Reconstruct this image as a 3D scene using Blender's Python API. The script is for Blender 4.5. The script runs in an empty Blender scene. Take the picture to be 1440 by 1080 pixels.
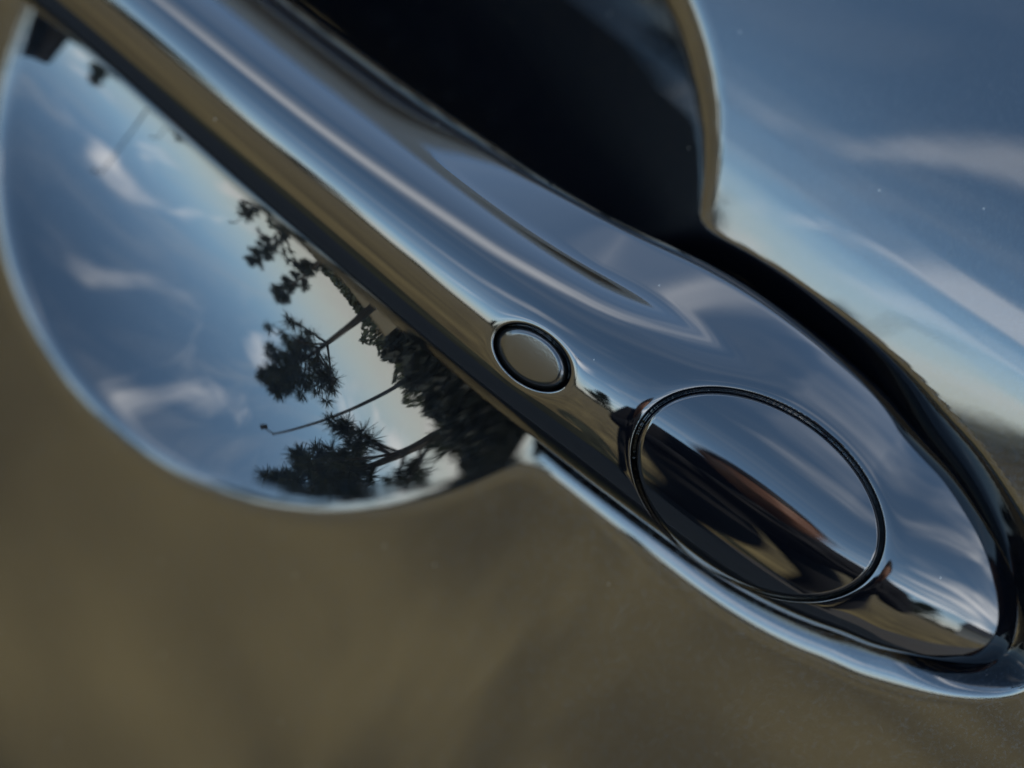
import bpy, bmesh, math, random
import numpy as np
from mathutils import Vector, Matrix
R = math.radians
SC = bpy.context.scene
COL = SC.collection

# ------------------------------------------------------------------ camera, sky, sun
PITCH, CAR_AZ = R(20), R(-25)          # camera looks 20 deg down; the car side faces 25 deg to the left of it
H0 = 0.90                              # height of the handle above the ground
O = Vector((0, 0, H0))
XA = Vector((1, 0, 0))
XB = Vector((0, math.sin(PITCH), math.cos(PITCH)))
XC = Vector((0, -math.cos(PITCH), math.sin(PITCH)))
DIST = 0.55
ROLL = R(37)

cam_d = bpy.data.cameras.new('camera'); cam = bpy.data.objects.new('camera', cam_d); COL.objects.link(cam)
rgt = XA * math.cos(ROLL) + XB * math.sin(ROLL)
upv = XB * math.cos(ROLL) - XA * math.sin(ROLL)
cam.matrix_world = Matrix(((rgt.x, upv.x, XC.x, 0), (rgt.y, upv.y, XC.y, 0), (rgt.z, upv.z, XC.z, 0), (0, 0, 0, 1)))
cam.location = O + XC * DIST
cam_d.sensor_width = 36; cam_d.lens = 36 * DIST / 0.144
cam_d.clip_start = 0.02; cam_d.clip_end = 2000
cam_d.dof.use_dof = True; cam_d.dof.focus_distance = DIST - 0.002
cam_d.dof.aperture_fstop = (cam_d.lens * 0.001) / 0.017
SC.camera = cam

SUN_EL, SUN_AZ = R(42), R(158)         # azimuth measured like the others: 0 = from the camera side, 180 = behind the car
sun_dir = Vector((math.sin(SUN_AZ) * math.cos(SUN_EL), -math.cos(SUN_AZ) * math.cos(SUN_EL), math.sin(SUN_EL)))
sd = bpy.data.lights.new('sun', 'SUN'); sd.energy = 2.3; sd.angle = R(0.53); sd.color = (1, .94, .85)
sun = bpy.data.objects.new('sun', sd); COL.objects.link(sun)
sun.rotation_euler = sun_dir.to_track_quat('Z', 'Y').to_euler(); sun.location = (0, 5, 8)

def nd(t, typ, **kw):
    n = t.nodes.new(typ)
    for k, v in kw.items():
        if k in n.inputs: n.inputs[k].default_value = v
        else: setattr(n, k, v)
    return n

CLOUD_TURN = -24; CLOUD_COVER = (2, 9, 0)
def build_world():
    w = bpy.data.worlds.new('World'); SC.world = w; w.use_nodes = True
    t = w.node_tree; t.nodes.clear(); L = t.links.new
    out = nd(t, 'ShaderNodeOutputWorld')
    sky = nd(t, 'ShaderNodeTexSky'); sky.sky_type = 'NISHITA'; sky.sun_disc = False
    sky.sun_elevation = SUN_EL
    sky.sun_rotation = math.atan2(sun_dir.x, sun_dir.y)
    sky.altitude = 1800; sky.dust_density = .5; sky.ozone_density = 1.2
    tc = nd(t, 'ShaderNodeTexCoord')
    sep = nd(t, 'ShaderNodeSeparateXYZ'); L(tc.outputs['Generated'], sep.inputs[0])
    zz = nd(t, 'ShaderNodeMath', operation='MAXIMUM'); L(sep.outputs['Z'], zz.inputs[0]); zz.inputs[1].default_value = 0.0
    za = nd(t, 'ShaderNodeMath', operation='ADD'); L(zz.outputs[0], za.inputs[0]); za.inputs[1].default_value = 0.12
    dx = nd(t, 'ShaderNodeMath', operation='DIVIDE'); L(sep.outputs['X'], dx.inputs[0]); L(za.outputs[0], dx.inputs[1])
    dy = nd(t, 'ShaderNodeMath', operation='DIVIDE'); L(sep.outputs['Y'], dy.inputs[0]); L(za.outputs[0], dy.inputs[1])
    cb = nd(t, 'ShaderNodeCombineXYZ'); L(dx.outputs[0], cb.inputs[0]); L(dy.outputs[0], cb.inputs[1])
    vr = nd(t, 'ShaderNodeVectorRotate', Angle=R(CLOUD_TURN)); vr.rotation_type = 'Z_AXIS'; L(cb.outputs[0], vr.inputs['Vector'])
    mp = nd(t, 'ShaderNodeMapping'); L(vr.outputs[0], mp.inputs['Vector'])
    mp.inputs['Rotation'].default_value = (0, 0, R(-25)); mp.inputs['Scale'].default_value = (.55, 1.5, 1)
    mp.inputs['Location'].default_value = (3.1, 1.7, 0)
    n1 = nd(t, 'ShaderNodeTexNoise', Scale=1.1, Detail=6.0, Roughness=.5, Distortion=.5); L(mp.outputs[0], n1.inputs['Vector'])
    n2 = nd(t, 'ShaderNodeTexNoise', Scale=.5, Detail=2.0); 
    mn = nd(t, 'ShaderNodeMapping'); mn.name = 'cover'; mn.inputs['Location'].default_value = CLOUD_COVER; L(vr.outputs[0], mn.inputs['Vector']); L(mn.outputs[0], n2.inputs['Vector'])
    m2 = nd(t, 'ShaderNodeMapRange'); L(n2.outputs['Fac'], m2.inputs[0])
    m2.inputs[1].default_value = .35; m2.inputs[2].default_value = .65; m2.inputs[3].default_value = -.12; m2.inputs[4].default_value = .12
    ad = nd(t, 'ShaderNodeMath', operation='ADD'); L(n1.outputs['Fac'], ad.inputs[0]); L(m2.outputs[0], ad.inputs[1])
    cr = nd(t, 'ShaderNodeMapRange'); cr.interpolation_type = 'SMOOTHSTEP'; L(ad.outputs[0], cr.inputs[0])
    cr.inputs[1].default_value = .52; cr.inputs[2].default_value = .80; cr.inputs[3].default_value = 0; cr.inputs[4].default_value = .72
    mx = nd(t, 'ShaderNodeMix'); mx.data_type = 'RGBA'; L(cr.outputs[0], mx.inputs['Factor'])
    tn = nd(t, 'ShaderNodeMix'); tn.data_type = 'RGBA'; tn.blend_type = 'MULTIPLY'; tn.inputs['Factor'].default_value = 1; L(sky.outputs[0], tn.inputs['A']); tn.inputs['B'].default_value = (.92, 1.0, .92, 1)
    L(tn.outputs['Result'], mx.inputs['A']); mx.inputs['B'].default_value = (11.0, 10.8, 10.6, 1)
    mv = nd(t, 'ShaderNodeMapping'); L(cb.outputs[0], mv.inputs['Vector'])
    mv.inputs['Rotation'].default_value = (0, 0, R(35)); mv.inputs['Scale'].default_value = (.5, 2.2, 1); mv.inputs['Location'].default_value = (4, 8, 2)
    nv = nd(t, 'ShaderNodeTexNoise', Scale=1.3, Detail=7.0, Roughness=.6, Distortion=.8); L(mv.outputs[0], nv.inputs['Vector'])
    cv = nd(t, 'ShaderNodeMapRange'); cv.interpolation_type = 'SMOOTHSTEP'; L(nv.outputs['Fac'], cv.inputs[0])
    cv.inputs[1].default_value = .44; cv.inputs[2].default_value = .74; cv.inputs[3].default_value = 0; cv.inputs[4].default_value = .22
    hi = nd(t, 'ShaderNodeMapRange'); hi.interpolation_type = 'SMOOTHSTEP'; L(sep.outputs['Z'], hi.inputs[0])
    hi.inputs[1].default_value = .25; hi.inputs[2].default_value = .8; hi.inputs[3].default_value = 1; hi.inputs[4].default_value = .35
    hm = nd(t, 'ShaderNodeMath', operation='MULTIPLY'); L(cv.outputs[0], hm.inputs[0]); L(hi.outputs[0], hm.inputs[1]); cv = hm
    m4 = nd(t, 'ShaderNodeMix'); m4.data_type = 'RGBA'; L(cv.outputs[0], m4.inputs['Factor'])
    L(mx.outputs['Result'], m4.inputs['A']); m4.inputs['B'].default_value = (5.0, 5.1, 5.1, 1); mx = m4
    # pale band of haze along the horizon
    hz = nd(t, 'ShaderNodeMapRange'); hz.interpolation_type = 'SMOOTHSTEP'; L(sep.outputs['Z'], hz.inputs[0])
    hz.inputs[1].default_value = .20; hz.inputs[2].default_value = -.02; hz.inputs[3].default_value = 0; hz.inputs[4].default_value = .9
    m3 = nd(t, 'ShaderNodeMix'); m3.data_type = 'RGBA'; L(hz.outputs[0], m3.inputs['Factor'])
    L(mx.outputs['Result'], m3.inputs['A']); m3.inputs['B'].default_value = (4.3, 4.28, 4.2, 1)
    bg = nd(t, 'ShaderNodeBackground', Strength=.14); L(m3.outputs['Result'], bg.inputs['Color'])
    L(bg.outputs[0], out.inputs[0])
build_world()
vs = SC.view_settings
vs.view_transform = 'Standard'; vs.look = 'None'; vs.exposure = 2.4; vs.gamma = 1; vs.use_curve_mapping = False
SC.cycles.use_denoising = True
SC.cycles.max_bounces = 10; SC.cycles.glossy_bounces = 8
SC.cycles.sample_clamp_indirect = 8

# ------------------------------------------------------------------ helpers
def tag(o, label=None, cat=None, group=None, kind=None):
    if label: o['label'] = label
    if cat: o['category'] = cat
    if group: o['group'] = group
    if kind: o['kind'] = kind
    return o
def empty(name, loc=(0, 0, 0)):
    o = bpy.data.objects.new(name, None); COL.objects.link(o); o.location = loc; o.empty_display_size = .1
    return o
def mesh_obj(name, verts, faces, mat, parent=None, smooth=True, normals=None):
    me = bpy.data.meshes.new(name)
    verts = np.asarray(verts, dtype=np.float64)
    me.from_pydata(verts.tolist(), [], [list(map(int, f)) for f in faces])
    if smooth: me.polygons.foreach_set('use_smooth', [True] * len(me.polygons))
    me.materials.append(mat); me.update()
    if normals is not None: me.normals_split_custom_set_from_vertices(normals.tolist())
    o = bpy.data.objects.new(name, me); COL.objects.link(o)
    if parent:
        o.parent = parent
        o.matrix_parent_inverse = Matrix.Translation(-parent.location)
    return o
def bm_obj(name, bm, mat, parent=None, smooth=False):
    me = bpy.data.meshes.new(name); bm.to_mesh(me); bm.free()
    if smooth: me.polygons.foreach_set('use_smooth', [True] * len(me.polygons))
    me.materials.append(mat)
    o = bpy.data.objects.new(name, me); COL.objects.link(o)
    if parent:
        o.parent = parent; o.matrix_parent_inverse = Matrix.Translation(-parent.location)
    return o
def polar(az, d, z=0.0):
    a = R(az); return Vector((math.sin(a) * d, -math.cos(a) * d, z))
def D2W(a, b, c):                       # millimetres along / up / out  ->  world metres
    a, b, c = (np.asarray(q, float) * .001 for q in (a, b, c))
    A, B, C_ = (np.array(v) for v in (XA, XB, XC))
    return np.array(O) + a[..., None] * A + b[..., None] * B + c[..., None] * C_
def N2W(na, nb, nc):
    A, B, C_ = (np.array(v) for v in (XA, XB, XC))
    n = na[..., None] * A + nb[..., None] * B + nc[..., None] * C_
    return n / np.linalg.norm(n, axis=-1, keepdims=True)
def pchip(xs, ys):
    xs = np.array(xs, float); ys = np.array(ys, float); h = np.diff(xs); d = np.diff(ys) / h
    m = np.zeros_like(ys)
    for i in range(1, len(xs) - 1):
        if d[i - 1] * d[i] > 0:
            w1 = 2 * h[i] + h[i - 1]; w2 = h[i] + 2 * h[i - 1]
            m[i] = (w1 + w2) / (w1 / d[i - 1] + w2 / d[i])
    m[0] = d[0]; m[-1] = d[-1]
    def f(x):
        x = np.asarray(x, float); i = np.clip(np.searchsorted(xs, x) - 1, 0, len(xs) - 2)
        t = (x - xs[i]) / h[i]; lo = x < xs[0]; hi = x > xs[-1]
        t2 = t * t; t3 = t2 * t
        y = (2 * t3 - 3 * t2 + 1) * ys[i] + (t3 - 2 * t2 + t) * h[i] * m[i] + (-2 * t3 + 3 * t2) * ys[i + 1] + (t3 - t2) * h[i] * m[i + 1]
        y = np.where(lo, ys[0] + (x - xs[0]) * m[0], y)
        return np.where(hi, ys[-1] + (x - xs[-1]) * m[-1], y)
    return f
def sstep(x, a, b):
    t = np.clip((x - a) / (b - a), 0, 1); return t * t * (3 - 2 * t)
def spos(x, k):                          # smooth max(0, x), exactly 0 below -k
    k = k * 1.6; h = np.maximum(k - np.abs(x), 0) / k
    return np.maximum(x, 0) + h * h * h * k / 6
def smax(x, y, k):
    k = k * 1.6; h = np.maximum(k - np.abs(x - y), 0) / k
    return np.maximum(x, y) + h * h * h * k / 6

# ------------------------------------------------------------------ materials
def new_mat(name):
    m = bpy.data.materials.new(name); m.use_nodes = True; t = m.node_tree
    return m, t, t.nodes['Principled BSDF'], t.links.new
def simple(name, col, rough=.6, metal=0.0, noise=.25, scale=30, ior=1.45):
    m, t, p, L = new_mat(name)
    tc = nd(t, 'ShaderNodeTexCoord'); n = nd(t, 'ShaderNodeTexNoise', Scale=scale, Detail=5.0)
    L(tc.outputs['Object'], n.inputs['Vector'])
    mr = nd(t, 'ShaderNodeMapRange'); L(n.outputs['Fac'], mr.inputs[0]); mr.inputs[1].default_value = .3; mr.inputs[2].default_value = .7
    mr.inputs[3].default_value = 1 - noise; mr.inputs[4].default_value = 1 + noise
    v = nd(t, 'ShaderNodeVectorMath', operation='SCALE'); v.inputs[0].default_value = col; L(mr.outputs[0], v.inputs['Scale'])
    L(v.outputs[0], p.inputs['Base Color'])
    p.inputs['Roughness'].default_value = rough; p.inputs['Metallic'].default_value = metal; p.inputs['IOR'].default_value = ior
    return m
def paint(name, flakes):
    m, t, p, L = new_mat(name)
    p.inputs['Base Color'].default_value = (.0012, .0016, .0028, 1)
    p.inputs['Roughness'].default_value = .012; p.inputs['IOR'].default_value = 1.85
    tc = nd(t, 'ShaderNodeTexCoord')
    # dust: a few pale specks lying on the lacquer
    vo = nd(t, 'ShaderNodeTexVoronoi', Scale=230.0); L(tc.outputs['Object'], vo.inputs['Vector'])
    cut = nd(t, 'ShaderNodeMath', operation='LESS_THAN'); L(vo.outputs['Distance'], cut.inputs[0]); cut.inputs[1].default_value = .045
    sel = nd(t, 'ShaderNodeSeparateColor'); L(vo.outputs['Color'], sel.inputs[0])
    s2 = nd(t, 'ShaderNodeMath', operation='GREATER_THAN'); L(sel.outputs[0], s2.inputs[0]); s2.inputs[1].default_value = .62
    mu = nd(t, 'ShaderNodeMath', operation='MULTIPLY'); L(cut.outputs[0], mu.inputs[0]); L(s2.outputs[0], mu.inputs[1])
    mx = nd(t, 'ShaderNodeMix'); mx.data_type = 'RGBA'; L(mu.outputs[0], mx.inputs['Factor'])
    mx.inputs['A'].default_value = (.0012, .0016, .0028, 1); mx.inputs['B'].default_value = (.12, .115, .1, 1)
    L(mx.outputs['Result'], p.inputs['Base Color'])
    op = nd(t, 'ShaderNodeTexNoise', Scale=260.0, Detail=2.0); L(tc.outputs['Object'], op.inputs['Vector'])
    bp = nd(t, 'ShaderNodeBump', Strength=1.0, Distance=.000004); L(op.outputs['Fac'], bp.inputs['Height']); L(bp.outputs[0], p.inputs['Normal'])
    sm = nd(t, 'ShaderNodeTexNoise', Scale=55.0, Detail=5.0, Roughness=.65); L(tc.outputs['Object'], sm.inputs['Vector'])
    sr = nd(t, 'ShaderNodeMapRange'); L(sm.outputs['Fac'], sr.inputs[0]); sr.inputs[1].default_value = .5; sr.inputs[2].default_value = .72
    sr.inputs[3].default_value = .012; sr.inputs[4].default_value = .028; L(sr.outputs[0], p.inputs['Roughness'])
    if flakes:
        v2 = nd(t, 'ShaderNodeTexVoronoi', Scale=3600.0); L(tc.outputs['Object'], v2.inputs['Vector'])
        sb = nd(t, 'ShaderNodeVectorMath', operation='SUBTRACT'); L(v2.outputs['Color'], sb.inputs[0]); sb.inputs[1].default_value = (.5, .5, .5)
        sc = nd(t, 'ShaderNodeVectorMath', operation='SCALE'); L(sb.outputs[0], sc.inputs[0]); sc.inputs['Scale'].default_value = .5
        ge = nd(t, 'ShaderNodeNewGeometry')
        an = nd(t, 'ShaderNodeVectorMath', operation='ADD'); L(ge.outputs['Normal'], an.inputs[0]); L(sc.outputs[0], an.inputs[1])
        nn = nd(t, 'ShaderNodeVectorMath', operation='NORMALIZE'); L(an.outputs[0], nn.inputs[0])
        gl = nd(t, 'ShaderNodeBsdfGlossy'); gl.inputs['Color'].default_value = (.0042, .005, .006, 1); gl.inputs['Roughness'].default_value = .12
        L(nn.outputs[0], gl.inputs['Normal'])
        ad = nd(t, 'ShaderNodeAddShader'); L(p.outputs[0], ad.inputs[0]); L(gl.outputs[0], ad.inputs[1])
        L(ad.outputs[0], t.nodes['Material Output'].inputs['Surface'])
    return m
M_DOOR = paint('black_metallic_lacquer', True)
M_HANDLE = paint('black_lacquer', False)
def satin():
    m, t, p, L = new_mat('satin_black_plastic')
    p.inputs['Base Color'].default_value = (.006, .006, .0064, 1); p.inputs['Roughness'].default_value = .2; p.inputs['IOR'].default_value = 1.75
    tc = nd(t, 'ShaderNodeTexCoord'); n = nd(t, 'ShaderNodeTexNoise', Scale=2600.0, Detail=2.0); L(tc.outputs['Object'], n.inputs['Vector'])
    b = nd(t, 'ShaderNodeBump', Strength=.6, Distance=.00002); L(n.outputs['Fac'], b.inputs['Height']); L(b.outputs[0], p.inputs['Normal'])
    return m
M_SATIN = satin()
M_BACK = simple('matt_black_plastic', (.0015, .0015, .0016), .6, noise=.2, scale=500, ior=1.25)
M_RUBBER = simple('black_rubber', (.006, .006, .006), .45, noise=.2, scale=400)
def ground_mat():
    m, t, p, L = new_mat('dry_grass_and_earth')
    tc = nd(t, 'ShaderNodeTexCoord')
    n1 = nd(t, 'ShaderNodeTexNoise', Scale=1.7, Detail=6.0, Roughness=.6); L(tc.outputs['Object'], n1.inputs['Vector'])
    n2 = nd(t, 'ShaderNodeTexNoise', Scale=14.0, Detail=8.0, Roughness=.7); L(tc.outputs['Object'], n2.inputs['Vector'])
    r1 = nd(t, 'ShaderNodeValToRGB'); L(n1.outputs['Fac'], r1.inputs[0])
    r1.color_ramp.elements[0].position = .42; r1.color_ramp.elements[0].color = (.13, .094, .036, 1)
    r1.color_ramp.elements[1].position = .62; r1.color_ramp.elements[1].color = (.26, .190, .074, 1)
    r2 = nd(t, 'ShaderNodeMapRange'); L(n2.outputs['Fac'], r2.inputs[0]); r2.inputs[1].default_value = .3; r2.inputs[2].default_value = .7
    r2.inputs[3].default_value = .6; r2.inputs[4].default_value = 1.35
    v = nd(t, 'ShaderNodeVectorMath', operation='SCALE'); L(r1.outputs[0], v.inputs[0]); L(r2.outputs[0], v.inputs['Scale'])
    mp = nd(t, 'ShaderNodeMapping'); mp.inputs['Rotation'].default_value = (0, 0, -CAR_AZ); mp.inputs['Scale'].default_value = (.35, 9, 1); L(tc.outputs['Object'], mp.inputs['Vector'])
    n3 = nd(t, 'ShaderNodeTexNoise', Scale=2.2, Detail=5.0, Roughness=.65); L(mp.outputs[0], n3.inputs['Vector'])
    r3 = nd(t, 'ShaderNodeMapRange'); L(n3.outputs['Fac'], r3.inputs[0]); r3.inputs[1].default_value = .35; r3.inputs[2].default_value = .65
    r3.inputs[3].default_value = .62; r3.inputs[4].default_value = 1.3
    v3 = nd(t, 'ShaderNodeVectorMath', operation='SCALE'); L(v.outputs[0], v3.inputs[0]); L(r3.outputs[0], v3.inputs['Scale'])
    L(v3.outputs[0], p.inputs['Base Color']); p.inputs['Roughness'].default_value = .95
    return m
M_GROUND = ground_mat()
M_ASPH = simple('asphalt', (.088, .080, .070), .85, noise=.35, scale=60)

# ------------------------------------------------------------------ the car's side
car = tag(empty('parked_car', (0, 0, 0)), 'glossy black parked car seen close at its door handle', 'car')

def c_panel_b():
    bs = np.arange(-900, 200.1, .5)
    r = pchip([-900, -60, -12, 2, 14, 30, 40, 50, 70, 90, 140, 200], [-20, -17.8, -17.3, -16, -12, -9.5, -7, 0, 10, 15, 19, 21])(bs)
    y = -np.tan(np.radians(r)); c = np.concatenate([[0], np.cumsum((y[1:] + y[:-1]) * .25)])
    c -= np.interp(12, bs, c)
    return pchip(bs[::6], c[::6])
_cb = c_panel_b()
DOOR_SLOPE = math.tan(-CAR_AZ) / math.cos(PITCH)
DOOR_C0 = -28.0
def c_door(a, b):
    return DOOR_C0 + DOOR_SLOPE * a + _cb(b) + .0015 * spos(a - 25, 12) * spos(b - 14, 8) - .27 * spos(a - 22, 15)

# outline of the handle: lower and upper edge
_AL = pchip([-140, -85, -45, 6, 23, 38, 50, 58, 67.3, 76, 79.4, 80.9], [4.0, 1.3, -1.9, -4.3, -4.5, -4.5, -3.2, -1.0, 2.9, 6.9, 9.8, 12.8])
_AU = pchip([-140, -85, -48, -17, -1.3, 5, 12, 24, 38, 48, 56, 64, 70, 76.5, 79.4, 80.9], [28.6, 27.3, 26.4, 26.8, 28.2, 29.6, 31.2, 32.3, 32.1, 30.6, 28.1, 25.1, 23.0, 20.0, 16.6, 12.8])
def smooth_curve(f, sig=4.0):
    x = np.arange(-150, 95, .1); y = f(x); k = np.exp(-.5 * (np.arange(-15, 15.01, .1) / sig) ** 2); k /= k.sum()
    ys = np.convolve(np.pad(y, 150, mode='edge'), k, 'valid')
    return lambda a: np.interp(a, x, ys)
_AL = smooth_curve(_AL); _AU = smooth_curve(_AU)
TIP = 80.9
def _q(a): return np.sqrt(np.maximum(TIP - np.asarray(a, float), 0))
_ql = pchip([0, 2.14, 3.5, 4.3, 5.3], [13.0, 7.0, 2.9, .4, -1.9]); _qu = pchip([0, 2.02, 3.1, 3.95, 4.9, 5.8], [13.0, 19.6, 23.1, 25.7, 28.6, 30.6])
def AL(a): f = sstep(a, 55, 64); return _AL(a) * (1 - f) + _ql(_q(a)) * f
def AU(a): f = sstep(a, 44, 58); return _AU(a) * (1 - f) + _qu(_q(a)) * f
def spine_c():
    x = np.arange(-140, 82, .1)
    al = pchip([-140, -60, -15, 6, 18, 38, 56, 66, 75, 81], [-26, -24, -20, -8, 3, 7, 10, 13, 21, 40])(x)
    y = -np.tan(np.radians(al)); c = np.concatenate([[0], np.cumsum((y[1:] + y[:-1]) * .05)])
    c -= np.interp(0, x, c)
    return lambda a: np.interp(a, x, c)
_sp = spine_c()
def prof(kt, kr):
    t = np.linspace(0, 1, 2001); r = np.interp(t, kt, kr)
    # soften the knots
    k = np.hanning(81); k /= k.sum(); rp = np.pad(r, 40, mode='edge'); rs = np.convolve(rp, k, 'valid')
    w = np.minimum(1, np.minimum(t, 1 - t) / .05); r = r * (1 - w) + rs * w
    y = -np.tan(np.radians(r)); c = np.concatenate([[0], np.cumsum((y[1:] + y[:-1]) * .5 * (t[1] - t[0]))])
    c -= np.interp(.28, t, c)
    return lambda q: np.interp(q, t, c)
P_GRIP = prof([0, .042, .065, .167, .29, .40, .55, .66, .70, .85, .89, .92, .95, 1], [-86, -76, -52, -25, -10, 5, 28, 43, 46, 49.5, 51.5, 53.5, 64, 86])
P_FOOT = prof([0, .03, .05, .13, .27, .42, .6, .945, .975, 1], [-86, -76, -52, -25, -10, 4, 18, 34, 58, 86])
P_MID = prof([0, .035, .055, .14, .275, .42, .58, .667, .70, .72, .78, .95, .975, 1], [-86, -76, -52, -25, -10, 8, 30, 43, 47, 50, 36, 36, 58, 86])
P_TIP = prof([0, .025, .045, .13, .28, .5, .75, .955, .98, 1], [-86, -72, -42, -22, -10, 2, 14, 27, 60, 86])
def c_handle(a, b):
    lo, up = AL(a), AU(a); w = np.maximum(up - lo, .05)
    t = np.clip((b - lo) / w, 0, 1); f = sstep(a, -42, 0); h = sstep(a, 0, 34); g = sstep(a, 48, 72)
    return _sp(a) + w * ((1 - f) * P_GRIP(t) + f * ((1 - h) * P_MID(t) + h * ((1 - g) * P_FOOT(t) + g * P_TIP(t))))
BTN = (0.0, 4.7, 6.1, 3.85)
COV = (37.2, 8.4, 19.7, 12.9, R(4.2))
def e_btn(a, b): return np.hypot((a - BTN[0]) / BTN[2], (b - BTN[1]) / BTN[3])
def cov_uv(a, b):
    x, y = a - COV[0], b - COV[1]; c, s = math.cos(COV[4]), math.sin(COV[4])
    return (x * c + y * s) / COV[2], (-x * s + y * c) / COV[3]
def e_cov(a, b):
    u, v = cov_uv(a, b); return np.hypot(u, v)
def c_handle_cut(a, b):
    c = c_handle(a, b)
    d = (e_btn(a, b) - 1) * 4.8                       # mm outside the button hole
    c = c - 2.6 * (1 - sstep(d, -.35, .12)) - .22 * np.exp(-np.maximum(d, 0) / .45) * (d > -.4)
    d = (e_cov(a, b) - 1) * 15.5
    c = c - 2.2 * (1 - sstep(d, -.45, .10)) - .35 * np.exp(-np.maximum(d, 0) / .8) * (d > -.5)
    return c

# foot outline polyline, for the channel pressed into the door round it
_aa = np.concatenate([np.linspace(-10, 70, 120), TIP - 10.9 * (np.linspace(1, 0, 60) ** 2)])
OUTL = np.concatenate([np.c_[_aa, AL(_aa)], np.c_[_aa, AU(_aa)][::-1]])
CUP = (-44.2, 13.6, 56.4)
def c_skin(a, b):
    base = c_door(a, b)
    d = np.hypot(a - CUP[0], b - CUP[1])
    Rb = 86.0; rim = CUP[2]
    inside = np.sqrt(np.maximum(Rb * Rb - np.minimum(d, 64) ** 2, 1)) - math.sqrt(Rb * Rb - rim * rim)
    inside = np.where(d > 64, -16.0 - (d - 64), inside)
    up = sstep(b, 1, 24)
    deep = .0088 * (rim * rim - d * d) - .06 * (rim - d)
    dep = inside * (1 - up) + deep * up
    sh = a.shape; af, bf = a.ravel(), b.ravel()
    near = (af > -40) & (af < 104) & (bf > -40) & (bf < 70)
    mo = np.full(af.shape, -12.0)
    if near.any():
        pa, pb = af[near], bf[near]; P = OUTL; Q = np.roll(P, -1, axis=0)[:-1]; P0 = P[:-1]
        best = np.full(pa.shape, 1e9)
        for (x0, y0), (x1, y1) in zip(P0, Q):
            ex, ey = x1 - x0, y1 - y0; L2 = ex * ex + ey * ey + 1e-12
            h = np.clip(((pa - x0) * ex + (pb - y0) * ey) / L2, 0, 1)
            best = np.minimum(best, (pa - x0 - h * ex) ** 2 + (pb - y0 - h * ey) ** 2)
        ds = np.sqrt(best)
        ins = (pb > AL(pa)) & (pb < AU(pa)) & (pa < TIP)
        ds = np.where(ins, -ds, ds)
        tip = sstep(pa, 58, 78)
        u = sstep(pb, 4 - 8 * tip, 24 - 12 * tip)              # 0 along the lower side, 1 along the upper side
        w = (2.4 + 1.2 * sstep(pa, 28, 74)) * (1 - u) + 3.8 * u; s = .46 * (1 - u) + 1.35 * u
        m = s * (w - ds)
        fl = 7.0 * (1 - u) + 6.4 * u
        m = -smax(-m, -fl, .8)
        m = m - 14 * sstep(-pa, -4, 14)
        mo[near] = m
    dep = smax(dep, mo.reshape(sh), 3.0)
    return base - spos(dep, .9 + .9 * (1 - sstep(a, -8, 16)))

def grid_faces(nu, nv):
    i = np.arange(nu - 1)[:, None] * nv + np.arange(nv - 1)[None, :]
    return np.stack([i, i + nv, i + nv + 1, i + 1], -1).reshape(-1, 4)

def build_skin():
    ga = np.concatenate([np.linspace(-800, -130, 18)[:-1], np.linspace(-130, -108, 12)[:-1], np.arange(-108, 108, .5), np.linspace(108, 130, 12), np.linspace(130, 600, 14)[1:]])
    gb = np.concatenate([np.linspace(-700, -130, 16)[:-1], np.linspace(-130, -106, 13)[:-1], np.arange(-106, 100, .5), np.linspace(100, 108, 9)])
    A, B = np.meshgrid(ga, gb, indexing='ij')
    C0 = c_skin(A, B); e = .08
    na = -(c_skin(A + e, B) - c_skin(A - e, B)) / (2 * e)
    nb = -(c_skin(A, B + e) - c_skin(A, B - e)) / (2 * e)
    N = N2W(na, nb, np.ones_like(na)).reshape(-1, 3)
    V = D2W(A, B, C0).reshape(-1, 3); F = grid_faces(len(ga), len(gb))
    dep = (c_door(A, B) - C0).reshape(-1)
    fd = dep[F].mean(1)
    for name, mask in (('door_panel', fd <= .55), ('handle_recess', fd > .55)):
        f = F[mask]; used = np.unique(f); idx = -np.ones(len(V), int); idx[used] = np.arange(len(used))
        mesh_obj(name, V[used], idx[f], M_DOOR, car, normals=N[used])
build_skin()

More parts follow.
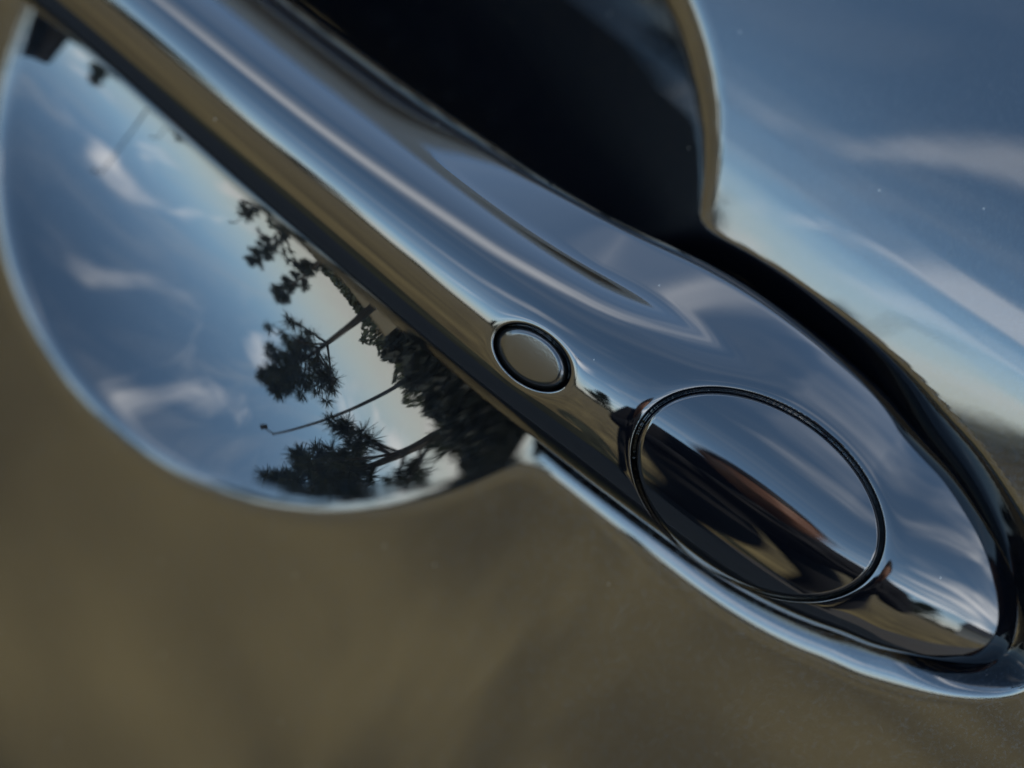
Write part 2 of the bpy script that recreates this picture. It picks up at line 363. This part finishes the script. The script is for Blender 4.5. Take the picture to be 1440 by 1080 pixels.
def build_handle():
    ga = np.concatenate([np.arange(-140, -90, 1.0), np.arange(-90, -10, .4), np.arange(-10, 60, .1), np.arange(60, 62, .2), np.arange(62, 75, .2), TIP - 5.9 * (np.linspace(1, 0, 60) ** 2)])
    s = np.linspace(0, 1, 330); q = (1 - np.cos(np.pi * s)) / 2; tt = .55 * q + .45 * s
    lo, up = AL(ga), AU(ga)
    fac = np.sqrt(np.clip(1 - (np.maximum(-118 - ga, 0) / 22.02) ** 2, .0004, 1)); mid_ = (lo + up) / 2
    lo, up = mid_ + (lo - mid_) * fac, mid_ + (up - mid_) * fac
    A = np.repeat(ga[:, None], len(tt), 1); B = lo[:, None] + (up - lo)[:, None] * tt[None]
    C0 = c_handle_cut(A, B) - 16 * (1 - fac)[:, None]
    # back of the section, flatter than the front
    nb_ = 26; ph = np.linspace(0, np.pi, nb_ + 2)[1:-1]
    tb = (1 + np.cos(ph)) / 2
    Bb = lo[:, None] + (up - lo)[:, None] * tb[None]
    e0, e1 = C0[:, :1], C0[:, -1:]
    lin = e0 + (e1 - e0) * tb[None]
    f = sstep(ga, -20, 20)[:, None]
    Cb = lin - (5.0 + 6 * f + 14 * (1 - sstep(ga, -5, 20)[:, None]) * sstep(tb, .2, .6)[None] + 34 * sstep(-ga, 98, 112)[:, None]) * np.sin(ph)[None] ** .6 * np.minimum(1, (up - lo) / 10)[:, None]
    Aall = np.concatenate([A, np.repeat(ga[:, None], nb_, 1)], 1); Ball = np.concatenate([B, Bb], 1); Call = np.concatenate([C0, Cb], 1)
    nu, nv = Aall.shape
    V = D2W(Aall, Ball, Call).reshape(-1, 3)
    i = np.arange(nu - 1)[:, None] * nv; j = np.arange(nv); j2 = (j + 1) % nv
    F = np.stack([i + j, i + nv + j, i + nv + j2, i + j2], -1).reshape(-1, 4)
    ob = mesh_obj('door_handle', V, F, M_HANDLE, car)
    ob.data.materials.append(M_BACK)
    mi = np.zeros((nu - 1, nv), np.int32); mi[:, len(tt) - 1:] = 1
    ob.data.polygons.foreach_set('material_index', mi.reshape(-1)); ob.data.update()
    return ob
handle = build_handle()

def disc(name, uv, cfun, nr, nphi, mat, parent, rho=None):
    rho = np.linspace(0, 1, nr) if rho is None else rho
    ph = np.linspace(0, 2 * np.pi, nphi, endpoint=False)
    Rr, Ph = np.meshgrid(rho[1:], ph, indexing='ij')
    a, b = uv(Rr, Ph); c = cfun(a, b, Rr)
    a0, b0 = uv(np.zeros(1), np.zeros(1)); c0 = cfun(a0, b0, np.zeros(1))
    V = np.concatenate([D2W(a0, b0, c0), D2W(a, b, c).reshape(-1, 3)])
    n = len(rho) - 1; F = [[0, 1 + k, 1 + (k + 1) % nphi] for k in range(nphi)]
    for i in range(n - 1):
        s = 1 + i * nphi
        for k in range(nphi):
            k2 = (k + 1) % nphi
            F.append([s + k, s + nphi + k, s + nphi + k2, s + k2])
    return mesh_obj(name, V, F, mat, parent)
def cov_ab(r, ph):
    u, v = r * np.cos(ph) * (COV[2] - .55), r * np.sin(ph) * (COV[3] - .55); c, s = math.cos(COV[4]), math.sin(COV[4])
    return COV[0] + u * c - v * s, COV[1] + u * s + v * c
def cov_c(a, b, r):
    edge = np.clip((r - .955) / .045, 0, 1)
    return c_handle(a, b) + .15 + .8 * (1 - cov_uv(a, b)[1] ** 2) - 1.9 * (1 - np.sqrt(np.maximum(1 - edge ** 2, 0)))
rr = np.concatenate([np.linspace(0, .95, 60), 1 - .045 * (1 - np.linspace(0, 1, 24)) ** 1.6])
disc('lock_cover', cov_ab, cov_c, 0, 240, M_HANDLE, handle, rr)
def btn_ab(r, ph):
    return BTN[0] - .05 + r * np.cos(ph) * 5.85, BTN[1] - .12 + r * np.sin(ph) * 3.62
_bc = None
def btn_c(a, b, r):
    # a flat-topped cap tilted like the handle under it
    f = (a - BTN[0]) * BT_S[0] + (b - BTN[1]) * BT_S[1] + BT_S[2]
    edge = np.clip((r - .72) / .28, 0, 1)
    return f - 1.9 * (1 - np.sqrt(np.maximum(1 - edge ** 2, 0))) - .25 * r * r
h_ = .5
_z = lambda a, b: float(c_handle(np.array([a]), np.array([b]))[0])
BT_S = ((_z(3, 4.7) - _z(-3, 4.7)) / 6, (_z(0, 6.7) - _z(0, 2.7)) / 4 + .07, _z(0, 4.7) - .25)
rb = np.concatenate([np.linspace(0, .70, 20), 1 - .28 * (1 - np.linspace(0, 1, 22)) ** 1.6])
disc('push_button', btn_ab, btn_c, 0, 160, M_SATIN, handle, rb)

# ------------------------------------------------------------------ greenhouse of the car, only seen mirrored in the handle
NRM = Vector((math.sin(CAR_AZ), -math.cos(CAR_AZ), 0)); AX = Vector((math.cos(CAR_AZ), math.sin(CAR_AZ), 0)); UP = Vector((0, 0, 1))
belt = Vector(D2W(np.array([0.]), np.array([108.]), c_door(np.array([0.]), np.array([108.])))[0])
def strip(name, pts, mat, a0=-.85, a1=.75):          # pts: (outwards, up) from the belt line
    V, F = [], []
    for s in (a0, a1):
        for o_, u_ in pts: V.append(belt + AX * s + NRM * o_ + UP * u_)
    n = len(pts)
    for i in range(n - 1): F.append([i, n + i, n + i + 1, i + 1])
    return mesh_obj(name, [tuple(v) for v in V], F, mat, car, smooth=False)
M_GLASS = simple('tinted_glass', (.004, .005, .006), .01, noise=.0, ior=1.5)
strip('belt_trim', [(.0, -.004), (.006, -.002), (.006, .012), (-.006, .016)], M_RUBBER)
strip('window_glass', [(-.004, .014), (-.05, .14), (-.10, .26)], M_GLASS)
M_FABRIC = simple('pale_grey_roof_fabric', (.55, .54, .52), .95, noise=.12, scale=300)
strip('fabric_roof', [(-.098, .258), (-.085, .262), (-.078, .285), (-.080, .33), (-.092, .39), (-.13, .45), (-.25, .50), (-.6, .53), (-1.0, .52), (-1.3, .45), (-1.4, .3), (-1.42, -.9)], M_FABRIC)

# ------------------------------------------------------------------ ground
def ground():
    n = 48; V = [(0, 0, 0)]; F = []
    rs = [2, 6, 15, 40, 100, 250]
    for r in rs:
        for k in range(n):
            a = 2 * math.pi * k / n; V.append((r * math.sin(a), r * math.cos(a), 0))
    for k in range(n): F.append([0, 1 + k, 1 + (k + 1) % n])
    for i in range(len(rs) - 1):
        for k in range(n): F.append([1 + i * n + k, 1 + (i + 1) * n + k, 1 + (i + 1) * n + (k + 1) % n, 1 + i * n + (k + 1) % n])
    o = mesh_obj('dry_grass_ground', V, F, M_GROUND, smooth=False); tag(o, kind='structure')
    base = Vector((O.x, O.y, 0)) - NRM * .03
    q = [base + AX * -40 + NRM * .85, base + AX * 40 + NRM * .85, base + AX * 40 - NRM * 4, base + AX * -40 - NRM * 4]
    V = [(p.x, p.y, .006) for p in q]
    tag(mesh_obj('asphalt_road', V, [[3, 2, 1, 0]], M_ASPH, smooth=False), kind='structure')
ground()
#ENV
# ------------------------------------------------------------------ what stands across from the car and is mirrored in it
M_BARK = simple('bark', (.05, .04, .03), .9, noise=.4, scale=20)
M_LEAF = simple('dark_needles', (.034, .042, .018), .7, noise=.5, scale=3)
M_STEEL = simple('dark_steel', (.03, .03, .032), .5)
def frustum(bm, p0, p1, r0, r1, n=8):
    p0, p1 = Vector(p0), Vector(p1); d = (p1 - p0).normalized()
    x = d.orthogonal().normalized(); y = d.cross(x)
    A = [bm.verts.new(p0 + (x * math.cos(2 * math.pi * k / n) + y * math.sin(2 * math.pi * k / n)) * r0) for k in range(n)]
    B = [bm.verts.new(p1 + (x * math.cos(2 * math.pi * k / n) + y * math.sin(2 * math.pi * k / n)) * r1) for k in range(n)]
    for k in range(n): bm.faces.new([A[k], A[(k + 1) % n], B[(k + 1) % n], B[k]])
    bm.faces.new(B); bm.faces.new(A[::-1])
def box(bm, c, s, rot=0.0):
    m = Matrix.Translation(Vector(c)) @ Matrix.Rotation(rot, 4, 'Z') @ Matrix.Diagonal((s[0], s[1], s[2], 1))
    bmesh.ops.create_cube(bm, size=1, matrix=m)
def tree(seed, az, d, h, w, label, low=.35):
    rng = random.Random(seed); root = tag(empty('pine_tree', polar(az, d)), label, 'tree', 'trees across from the car')
    base = polar(az, d); bm = bmesh.new(); tips = []
    lean = Vector((rng.uniform(-.1, .1), rng.uniform(-.1, .1), 0)) * h
    segs = 6; P = [base + lean * (k / segs) ** 2 + Vector((0, 0, h * .95 * k / segs)) for k in range(segs + 1)]
    for k in range(segs): frustum(bm, P[k], P[k + 1], .03 * h * (1 - k / segs) + .03, .03 * h * (1 - (k + 1) / segs) + .02)
    for k in range(int(16 + 10 * w)):
        f = low + (1 - low) * rng.random() ** .8; i = min(int(f * segs), segs - 1); q = P[i].lerp(P[i + 1], f * segs - i)
        a = rng.uniform(0, 6.283); L = w * (1.15 - .75 * (f - low) / (1 - low)) * rng.uniform(.45, 1.1)
        e = q + Vector((math.cos(a) * L, math.sin(a) * L, L * rng.uniform(.0, .7)))
        frustum(bm, q, e, .012 * h * (1 - f) + .02, .012, 5)
        for m in range(5):
            tips.append(q.lerp(e, .35 + .65 * (m + rng.random()) / 5) + Vector((rng.uniform(-.2, .2), rng.uniform(-.2, .2), rng.uniform(-.1, .25))) * w * .35)
    bm_obj('trunk', bm, M_BARK, root)
    V, F = [], []
    for c in tips:
        s = rng.uniform(.35, .75) * w * .33
        for k in range(46):
            v = Vector((rng.gauss(0, 1), rng.gauss(0, 1), rng.gauss(.35, .8))).normalized()
            o = v.orthogonal().normalized() * s * .05
            b0 = c + v * s * .1; b1 = c + v * s * rng.uniform(.7, 1.15); n = len(V)
            V += [b0 - o, b0 + o, b1 + o * .25, b1 - o * .25]; F.append((n, n + 1, n + 2, n + 3))
    o = mesh_obj('crown', [tuple(v) for v in V], F, M_LEAF, root, smooth=False)
for args in ((1, -74, 15, 5.0, 2.1, 'dark tufted tree on a bare trunk reflected in the middle of the cup', .45),
             (2, -94, 13, 5.8, 2.6, 'broad dark tree reflected low in the cup beside the clipped hedge', .12),
             (3, -50, 44, 4.2, 2.2, 'small far tree reflected close under the handle', .2),
             (8, -56, 32, 5.4, 2.2, 'dense round tree nearest the short thin lamp post in the cup', .08),
             (9, -64, 38, 6.0, 2.6, 'taller tree in the middle of the far clump under the handle', .08),
             (4, -4, 30, 5.5, 3.0, 'bushy tree reflected near the top left of the cup', .15),
             (5, -30, 50, 5.0, 3.0, 'distant low tree left of the thin lamp post', .1),
             (6, 34, 40, 7.0, 3.5, 'tree beyond the pale house on the right', .15)):
    tree(*args)
def lamp_post(az, d, h, arm, label):
    root = tag(empty('street_lamp', polar(az, d)), label, 'street lamp', 'street lamps across from the car')
    b = polar(az, d); bm = bmesh.new(); frustum(bm, b, b + Vector((0, 0, h)), .09, .05, 10); box(bm, b + Vector((0, 0, .2)), (.3, .3, .4)); bm_obj('pole', bm, M_STEEL, root)
    t = polar(az + 90, 1.0); bm = bmesh.new(); frustum(bm, b + Vector((0, 0, h - .05)), b + Vector((0, 0, h + .25)) + t * arm, .04, .03, 8); bm_obj('arm', bm, M_STEEL, root)
    bm = bmesh.new(); c = b + Vector((0, 0, h + .25)) + t * arm * 1.1; box(bm, c, (.55, .24, .13), R(az + 90)); box(bm, c - Vector((0, 0, .09)), (.4, .18, .05), R(az + 90))
    bmesh.ops.bevel(bm, geom=bm.edges[:], offset=.02, segments=1, affect='EDGES'); bm_obj('lamp_head', bm, M_STEEL, root)
lamp_post(-21, 17, 7.6, .5, 'tall street lamp reflected near the top of the cup')
lamp_post(-27, 27, 4.4, .5, 'farther street lamp just right of the tall one in the cup')
lamp_post(-50, 30, 4.0, .3, 'short thin street lamp reflected in the middle of the cup')
lamp_post(-85, 15, 5.9, .4, 'street lamp between the two dark trees in the cup')
# far hedge along the horizon
def hedge():
    rng = random.Random(9); V, F = [], []
    for k in range(17000):
        az = rng.uniform(-150, 150); d = rng.uniform(62, 75)
        hh = 1.2 + 1.2 * math.sin(az * .21) + .9 * math.sin(az * .57 + 1) + .5 * math.sin(az * 1.7)
        c = polar(az, d, rng.random() ** .8 * max(hh, 1.0)); s = rng.uniform(.2, .45)
        v = Vector((rng.gauss(0, 1), rng.gauss(0, 1), rng.gauss(0, 1))).normalized(); x = v.orthogonal().normalized() * s; y = v.cross(x).normalized() * s * .6
        n = len(V); V += [c - x - y, c + x - y, c + x + y, c - x + y]; F.append((n, n + 1, n + 2, n + 3))
    tag(mesh_obj('far_hedge', [tuple(v) for v in V], F, M_LEAF, smooth=False), kind='stuff')
hedge()
def near_hedge():
    rng = random.Random(4); V, F = [], []
    root = tag(empty('clipped_hedge', polar(-90, 5.2)), 'low dark clipped hedge reflected at the right end of the cup', 'hedge')
    for k in range(15000):
        az = rng.uniform(-118, -79); d = rng.uniform(5.0, 5.7); z = rng.random() ** .7 * (.86 + .06 * math.sin(az * 1.3))
        c = polar(az, d, z); s = rng.uniform(.03, .06)
        v = Vector((rng.gauss(0, 1), rng.gauss(0, 1), rng.gauss(0, 1))).normalized(); x = v.orthogonal().normalized() * s; y = v.cross(x).normalized() * s * .6
        n = len(V); V += [c - x - y, c + x - y, c + x + y, c - x + y]; F.append((n, n + 1, n + 2, n + 3))
    o = mesh_obj('foliage', [tuple(v) for v in V], F, M_LEAF, root, smooth=False); o['kind'] = 'stuff'
    o.data.materials[0] = simple('hedge_leaves', (.011, .014, .007), .7, noise=.5, scale=6)
    bm = bmesh.new()
    for k in range(9): frustum(bm, polar(-112 + 3.6 * k, 5.35), polar(-112 + 3.6 * k, 5.35, .6), .05, .02, 6)
    bm_obj('stems', bm, M_BARK, root)
near_hedge()
M_TIMBER = simple('dark_timber', (.022, .019, .017), .8, noise=.4, scale=4)
M_ROOF = simple('slate_roof', (.045, .047, .05), .7, noise=.2, scale=6)
M_RENDER = simple('pale_render', (.5, .46, .40), .9, noise=.1, scale=3)
M_WIN = simple('window_pane', (.01, .012, .015), .05, noise=0)
def house(az, d, w, dep, h, rh, turn, mw, label, posts=False):
    root = tag(empty('house', polar(az, d)), label, 'house'); c = polar(az, d); rot = R(turn)
    M = Matrix.Translation(c) @ Matrix.Rotation(rot, 4, 'Z')
    def part(name, f, mat):
        bm = bmesh.new(); f(bm); bm.transform(M); return bm_obj(name, bm, mat, root)
    part('wall', lambda b: box(b, (0, 0, h / 2), (w, dep, h)), mw)
    def roof(b):
        e = .35; P = [b.verts.new(p) for p in ((-w/2-e, -dep/2-e, h-.1), (w/2+e, -dep/2-e, h-.1), (w/2+e, dep/2+e, h-.1), (-w/2-e, dep/2+e, h-.1), (-w/2-e, 0, h+rh), (w/2+e, 0, h+rh))]
        for f in ((0, 1, 5, 4), (2, 3, 4, 5), (0, 4, 3), (1, 2, 5), (3, 2, 1, 0)): b.faces.new([P[i] for i in f])
    part('roof', roof, M_ROOF)
    n = max(2, int(w / 2.4))
    for k in range(n):
        x = -w / 2 + w * (k + .5) / n
        fr = part('window', lambda b: [box(b, (x, -dep / 2 - .02, h * .58 + z), s) for z, s in ((.6, (1.1, .1, .08)), (-.6, (1.1, .1, .08)))] + [box(b, (x + q, -dep / 2 - .02, h * .58), (.08, .1, 1.12)) for q in (-.51, 0, .51)], M_RENDER if not posts else M_STEEL)
        bm = bmesh.new(); box(bm, (x, -dep / 2 - .005, h * .58), (.98, .04, 1.1)); bm.transform(M); bm_obj('pane', bm, M_WIN, fr)
        if posts: part('post', lambda b: box(b, (x + w / n / 2, -dep / 2 - .9, h / 2), (.16, .16, h)), M_TIMBER if k % 2 else M_RENDER)
house(58, 26, 11, 7, 3.2, 2.6, 58, M_RENDER, 'pale house with a slate roof reflected in the handle tip')
# the photographer, mirrored in the handle
M_CLOTH = simple('black_cloth', (.010, .010, .011), .9, noise=.3, scale=40)
M_JEANS = simple('dark_trousers', (.012, .013, .017), .9, noise=.3, scale=60)
M_SKIN = simple('skin', (.26, .12, .065), .5, noise=.08, scale=30)
M_GLOVE = simple('dark_glove', (.02, .018, .017), .7, noise=.2, scale=80)
M_HAIR = simple('dark_hair', (.015, .012, .01), .6, noise=.3, scale=90)
M_CAMB = simple('black_camera_shell', (.012, .012, .012), .35, noise=.1, scale=200)
def skin_obj(name, J, E, root_i, mat, parent, sub=2):
    me = bpy.data.meshes.new(name); me.from_pydata([tuple(j[0]) for j in J], E, []); o = bpy.data.objects.new(name, me); COL.objects.link(o)
    m = o.modifiers.new('skin', 'SKIN'); m.use_smooth_shade = True
    for k, v in enumerate(me.skin_vertices[0].data):
        r = J[k][1]; v.radius = (r, r) if not isinstance(r, tuple) else r; v.use_root = (k == root_i); v.use_loose = False
    s = o.modifiers.new('sub', 'SUBSURF'); s.levels = sub; s.render_levels = sub
    me.materials.append(mat)
    if parent: o.parent = parent; o.matrix_parent_inverse = Matrix.Translation(-parent.location)
    return o
def person():
    X = .33
    root = tag(empty('person', (X, -1.15, 0)), 'person in black clothes bending forward with gloved hands together, mirrored in the oval lock cover', 'person')
    def q(x, y, z): return Vector((x + X, y + (.12 if y < -.7 else 0), z))
    J = [(q(0, -1.22, .90), .19), (q(0, -1.10, .98), .18), (q(0, -1.02, 1.03), .16), (q(0, -.95, 1.07), .10), (q(-.02, -.90, 1.09), .062), (q(-.03, -.87, 1.13), .06),
         (q(-.19, -.96, 1.04), .075), (q(-.25, -.97, .84), .058), (q(-.13, -.82, .93), .036),
         (q(.19, -.96, 1.04), .075), (q(.26, -.97, .84), .058), (q(.10, -.82, .95), .036),
         (q(-.06, -1.22, .84), .135), (q(.0, -1.10, .48), .10), (q(-.02, -1.22, .10), .06), (q(-.03, -1.10, .045), .048), (q(-.04, -1.0, .035), .038),
         (q(.14, -1.22, .84), .125), (q(.25, -1.10, .48), .085), (q(.29, -1.22, .10), .055), (q(.31, -1.10, .045), .045), (q(.33, -1.0, .035), .038)]
    E = [(0, 1), (1, 2), (2, 3), (3, 4), (4, 5), (2, 6), (6, 7), (7, 8), (2, 9), (9, 10), (10, 11), (0, 12), (12, 13), (13, 14), (14, 15), (15, 16), (0, 17), (17, 18), (18, 19), (19, 20), (20, 21)]
    skin_obj('body', J, E, 0, M_CLOTH, root)
    # head with face
    bm = bmesh.new(); bmesh.ops.create_uvsphere(bm, u_segments=32, v_segments=24, radius=1)
    for v in bm.verts:
        x, y, z = v.co; s = 1 - .22 * max(0, -z) ** 1.5
        px, py, pz = x * .075 * s, y * .098 * s, z * .118
        if y > 0:
            py += .022 * math.exp(-((px / .012) ** 2) - ((pz + .012) / .022) ** 2)
            py -= .008 * (math.exp(-(((px - .032) / .015) ** 2) - ((pz - .018) / .011) ** 2) + math.exp(-(((px + .032) / .015) ** 2) - ((pz - .018) / .011) ** 2))
            py += .006 * math.exp(-((px / .025) ** 2) - ((pz + .052) / .008) ** 2)
        v.co = (px, py, pz)
    for sx in (-1, 1): bmesh.ops.create_uvsphere(bm, u_segments=10, v_segments=8, radius=1, matrix=Matrix.Translation((sx * .076, -.005, 0)) @ Matrix.Diagonal((.012, .022, .034, 1)))
    T = Matrix.Translation(q(-.05, -.84, 1.13)) @ Matrix.Rotation(R(-14), 4, 'X')
    bm.transform(T); bm_obj('head', bm, M_SKIN, root, smooth=True)
    bm = bmesh.new(); bmesh.ops.create_uvsphere(bm, u_segments=24, v_segments=16, radius=1, matrix=Matrix.Diagonal((.086, .108, .125, 1)))
    bmesh.ops.delete(bm, geom=[v for v in bm.verts if v.co.z < -.02 + max(0, v.co.y) * .9 or (v.co.y > .05 and v.co.z < .025)], context='VERTS')
    bm.transform(T); bm_obj('hair', bm, M_HAIR, root, smooth=True)
    # hands: palm and five fingers closed on the camera
    def hand(w, d, n, side):
        w, d, n = Vector(w), Vector(d).normalized(), Vector(n).normalized(); t = d.cross(n).normalized() * side
        J = [(w, .027), (w + d * .045, (.038, .018)), (w + d * .085, (.040, .015))]; E = [(0, 1), (1, 2)]
        for k, (off, L) in enumerate(((-.030, .068), (-.010, .078), (.010, .073), (.030, .058))):
            b = w + d * .085 + t * off; i = len(J)
            J += [(b + d * .01, .0098), (b + d * L * .45 + n * .006, .009), (b + d * L * .75 + n * .026, .0085), (b + d * L * .8 + n * .045, .0075)]
            E += [(2, i), (i, i + 1), (i + 1, i + 2), (i + 2, i + 3)]
        i = len(J); J += [(w + d * .035 - t * .03 + n * .008, .012), (w + d * .06 - t * .048 + n * .025, .0105), (w + d * .08 - t * .052 + n * .042, .0085)]
        E += [(1, i), (i, i + 1), (i + 1, i + 2)]
        skin_obj('hand', J, E, 0, M_GLOVE, root, 1)
    hand(q(-.13, -.82, .93), (.9, .15, .25), (0, -.3, 1), 1)
    hand(q(.10, -.82, .95), (-.9, .15, .1), (0, -.4, 1), -1)
person()
